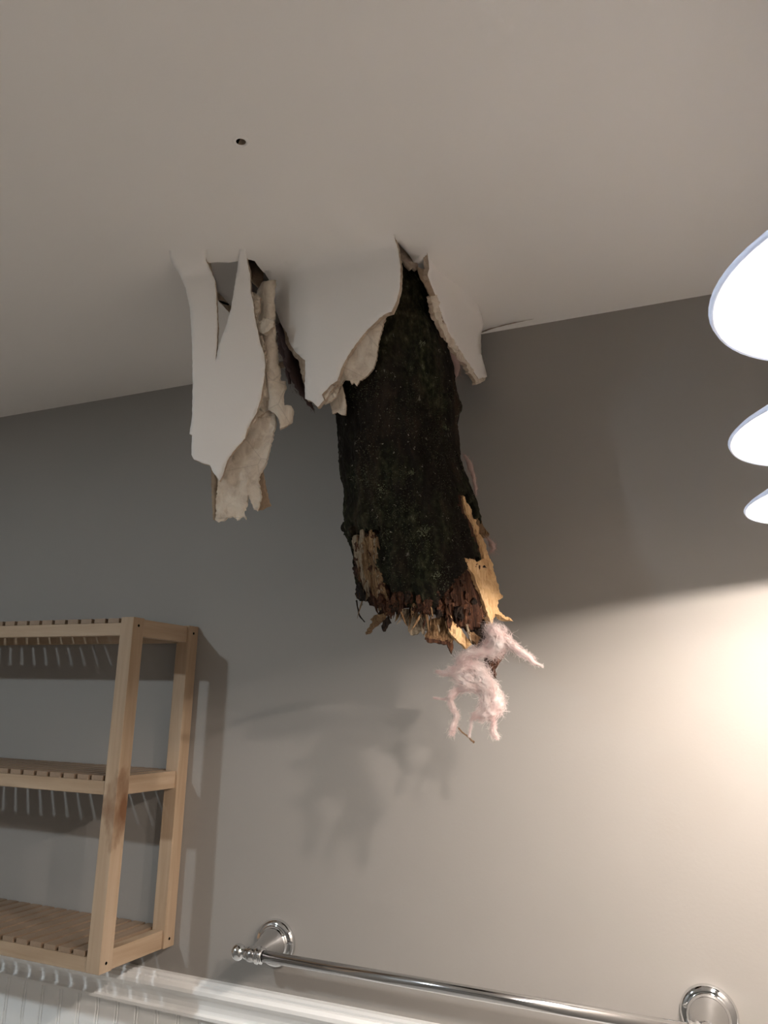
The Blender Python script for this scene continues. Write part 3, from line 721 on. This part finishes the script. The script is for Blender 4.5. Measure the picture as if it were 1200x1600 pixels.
# loose splinters along the break
for i in range(52):
    rr = random.Random(200+i)
    x = rr.uniform(562, 760); e = lerp(table(END, x)[0], table(END_H, x)[0], rr.uniform(0, .9))
    y = e+rr.uniform(-14, 16)
    if x < 600: y = rr.uniform(900, 955)
    p0 = at(x, y, tdepth(x, y, rr.uniform(-0.012, 0.004)))
    L = rr.uniform(0.008, 0.026); w = rr.uniform(0.0007, 0.0022)
    d = Vector((rr.uniform(-.45, .45), rr.uniform(-.6, .2), -1)).normalized()
    V, F = tube_geo([p0-d*L*.4, p0, p0+d*L*.4, p0+d*L*.7+Vector((rr.uniform(-1, 1)*.002, 0, 0))], [w, w*1.1, w*.6, w*.08], 4)
    raw_obj('splinter', V, F, rr.choice([M_ROT, M_TAN, M_TAN, M_ROT, M_GREYW]), tk)
for i in range(26):       # lifted fibres on the bare strips
    rr = random.Random(300+i)
    if i < 16: x, y = rr.uniform(556, 586), rr.uniform(845, 930)
    else: x, y = rr.uniform(742, 772), rr.uniform(810, 930)
    if i >= 16: x = 735+(y-800)*0.33+rr.uniform(-4, 4)
    p0 = at(x, y, tdepth(x, y, 0.004)); L = rr.uniform(0.012, 0.03); w = rr.uniform(0.0004, 0.0009)
    d = Vector((0.12+rr.uniform(-.1, .1), rr.uniform(-.15, .05), -1)).normalized()
    V, F = tube_geo([p0-d*L*.5, p0, p0+d*L*.5+Vector((0, -0.001, 0))], [w*.3, w, w*.2], 4)
    raw_obj('splinter', V, F, M_TAN if i < 16 else M_PALE, tk)
# hanging bark thread at lower left
P, R_ = smooth_path([at(557, 938, 0.93), at(559, 950, 0.928), at(562, 962, 0.927), at(570, 972, 0.926)], [0.0011, 0.0009, 0.0009, 0.0006])
rr = random.Random(9); V, F = tube_geo(P, R_, 6, lump=0.35, rng=rr)
raw_obj('bark_thread', V, F, M_BLACK, tk)
# moss tufts and lichen: thousands of tiny leaves, one heap each
def tufts(name, spots, mat, n, size, seed):
    rr = random.Random(seed); V, F = [], []
    for (x, y, sx_, sy_) in spots:
        for k in range(n):
            px = rr.gauss(x, sx_); py = rr.gauss(y, sy_)
            if px < 530 or py > 950: continue
            th = math.asin(max(-.98, min(.98, (px-trow(py)[0])/trow(py)[1])))
            p = trunk_point(th, py, 0.972)
            d = Vector((math.sin(th)*.9+rr.uniform(-.6, .6), -math.cos(th)+rr.uniform(-.5, .5), rr.uniform(-.9, .7))).normalized()
            L = rr.uniform(.5, 1)*size; s = Vector((rr.uniform(-1, 1), rr.uniform(-1, 1), rr.uniform(-1, 1))).normalized()*L*.28
            b0 = len(V); V += [p-s, p+s, p+d*L*.6+s*1.2, p+d*L, p+d*L*.6-s*1.2]; F.append((b0, b0+1, b0+2, b0+3, b0+4))
    o = raw_obj(name, V, F, mat, tk); o['kind'] = 'stuff'; return o
rr = random.Random(77)
tufts('moss', [(rr.uniform(555, 720), rr.uniform(620, 930), rr.uniform(4, 12), rr.uniform(8, 22)) for _ in range(60)]+[(680, 915, 12, 12), (640, 900, 14, 18), (600, 790, 10, 16), (580, 720, 8, 20)], M_MOSS, 60, 0.0021, 5)
tufts('lichen', [(656, 855, 4.5, 4.5), (662, 850, 3, 3), (594, 790, 4, 5), (640, 765, 2, 2), (676, 915, 4, 3), (690, 690, 3, 2), (655, 575, 2, 2)], M_LICHEN, 60, 0.0026, 6)
tufts('lichen', [(rr.uniform(540, 715), rr.uniform(560, 900), 0.8, 1.2) for _ in range(70)], new_mat('pale_flecks', 0.8, (0.24, 0.22, 0.17))[0], 3, 0.0024, 8)

# ------------------------------------------------------------------ pink glass wool
def wool(name, strands, label, mat=M_PINK, fib=900, seed=1, group=None, flen=0.012, fr=0.00012):
    rr = random.Random(seed); V, F, idx = [], [], []
    allp = []
    for pts_, rad in strands:
        P, R_ = smooth_path([at(*p) for p in pts_], rad, 6)
        P = [p+Vector((noise.noise(p*90), noise.noise(p*90+Vector((5, 0, 0))), noise.noise(p*90+Vector((0, 7, 0)))))*0.0022 for p in P]
        R2 = [r*(0.50+0.30*noise.noise(p*140)) for p, r in zip(P, R_)]
        V, F = tube_geo(P, R2, 9, V, F, 0.22, rr)
        allp += list(zip(P, R_, [P[min(i+1, len(P)-1)]-P[max(i-1, 0)] for i in range(len(P))]))
    for k in range(fib):
        p, r, d = rr.choice(allp); d = d.normalized()
        rnd = Vector((rr.gauss(0, 1), rr.gauss(0, 1), rr.gauss(0, 1))).normalized()
        q = p+rnd*r*rr.uniform(.3, 1.15)
        wild = 0.55 if rr.random() < 0.035 else 0.20
        v = (d*rr.choice((-1, 1))+Vector((rr.gauss(0, 1), rr.gauss(0, 1), rr.gauss(0, 1)))*wild).normalized()
        L = flen*rr.uniform(.4, 1.1)*min(1.15, .22+r/.010); pts2 = [q]
        for s in range(4):
            v = (v+Vector((rr.gauss(0, 1), rr.gauss(0, 1), rr.gauss(0, 1)))*wild+(p-q)*(10 if wild < .3 else 3)).normalized(); q = q+v*L/4; pts2.append(q)
        V, F = tube_geo(pts2, [fr*1.3]*4+[fr*.6], 3, V, F)
    o = raw_obj(name, V, F, mat, None, True)
    o['label'] = label; o['category'] = 'insulation'; o['kind'] = 'stuff'
    if group: o['group'] = group
    return o
yw = 0.905
wool('insulation_tuft', [
    ([(766, 984, yw+.01), (774, 988, yw), (780, 998, yw), (778, 1010, yw), (768, 1017, yw), (752, 1020, yw), (738, 1022, yw), (726, 1028, yw), (720, 1036, yw)], [.008, .012, .013, .011, .008, .007, .008, .008, .006]),
    ([(770, 998, yw+.004), (764, 1010, yw+.004), (772, 1018, yw+.004)], [.008, .010, .007]),
    ([(786, 996, yw), (796, 1005, yw), (808, 1015, yw-.004), (824, 1027, yw-.008), (844, 1039, yw-.012)], [.004, .006, .006, .0045, .0012]),
    ([(722, 1034, yw), (736, 1040, yw), (748, 1048, yw), (757, 1060, yw), (766, 1072, yw), (774, 1088, yw), (776, 1100, yw), (770, 1112, yw), (756, 1120, yw)], [.008, .012, .012, .011, .010, .009, .009, .011, .005]),
    ([(760, 1086, yw), (762, 1098, yw), (754, 1108, yw), (744, 1118, yw)], [.009, .010, .007, .003]),
    ([(682, 1050, yw), (694, 1051, yw), (708, 1049, yw), (724, 1046, yw), (738, 1044, yw)], [.0015, .004, .006, .008, .008]),
    ([(728, 1056, yw), (740, 1062, yw), (752, 1068, yw)], [.012, .013, .011]),
    ([(712, 1056, yw), (726, 1066, yw), (742, 1070, yw), (756, 1076, yw)], [.007, .010, .009, .008]),
    ([(740, 1070, yw), (722, 1074, yw), (709, 1082, yw), (704, 1092, yw), (708, 1104, yw), (712, 1116, yw), (712, 1128, yw), (708, 1142, yw)], [.009, .006, .0045, .0038, .0035, .0034, .0034, .0052]),
    ([(746, 1118, yw), (738, 1124, yw), (735, 1136, yw), (733, 1149, yw)], [.003, .0012, .0009, .0006]),
    ([(766, 1114, yw), (770, 1124, yw), (772, 1134, yw), (773, 1144, yw), (776, 1150, yw)], [.003, .0012, .003, .0042, .002]),
    ([(704, 1090, yw), (690, 1091, yw), (680, 1089, yw)], [.0016, .0009, .0004]),
], 'pink fluffy insulation tuft hanging from the broken tip of the trunk', M_PINK, 20000, 3, None, 0.014, 0.00007)
P, R_ = smooth_path([at(716, 1137, yw), at(722, 1144, yw), at(730, 1150, yw), at(737, 1157, yw), at(741, 1160, yw)], [.0009, .0008, .001, .001, .0016])
V, F = tube_geo(P, R_, 6, lump=.3, rng=random.Random(4))
o = raw_obj('twig', V, F, M_TWIG, None); o['label'] = 'tiny brown twig caught in the lowest strand of pink insulation'; o['category'] = 'twig'
wool('insulation_tuft', [([(727, 712, .955), (733, 726, .955), (738, 742, .955), (742, 760, .955), (744, 774, .955)], [.004, .006, .005, .004, .001])], 'thin pinkish insulation wisp along the upper right side of the trunk', M_PINKD, 300, 5)
wool('insulation_tuft', [([(762, 842, .955), (768, 850, .955), (772, 858, .955), (766, 864, .955)], [.003, .007, .006, .002])], 'small brownish insulation wisp beside the pale split wood of the trunk', M_PINKD, 160, 6)
wool('insulation_tuft', [([(698, 530, 1.0), (703, 548, 1.0), (709, 565, 1.0), (714, 578, 1.0), (709, 592, 1.0)], [.010, .012, .012, .010, .003])], 'dusty pink insulation wedged between the trunk and the right flap', M_PINKD, 400, 7)
wool('insulation_tuft', [([(436, 510, .95), (446, 535, .94), (456, 560, .93), (464, 590, .92), (472, 612, .91), (484, 630, .90), (490, 640, .90)], [.010, .014, .016, .014, .010, .006, .002]), ([(452, 600, .95), (450, 570, .955), (442, 545, .96), (438, 520, .965)], [.004, .010, .012, .010])], 'dusty insulation tinted dark for the shaded void between the left and the middle flap', M_WOOLK, 500, 8)
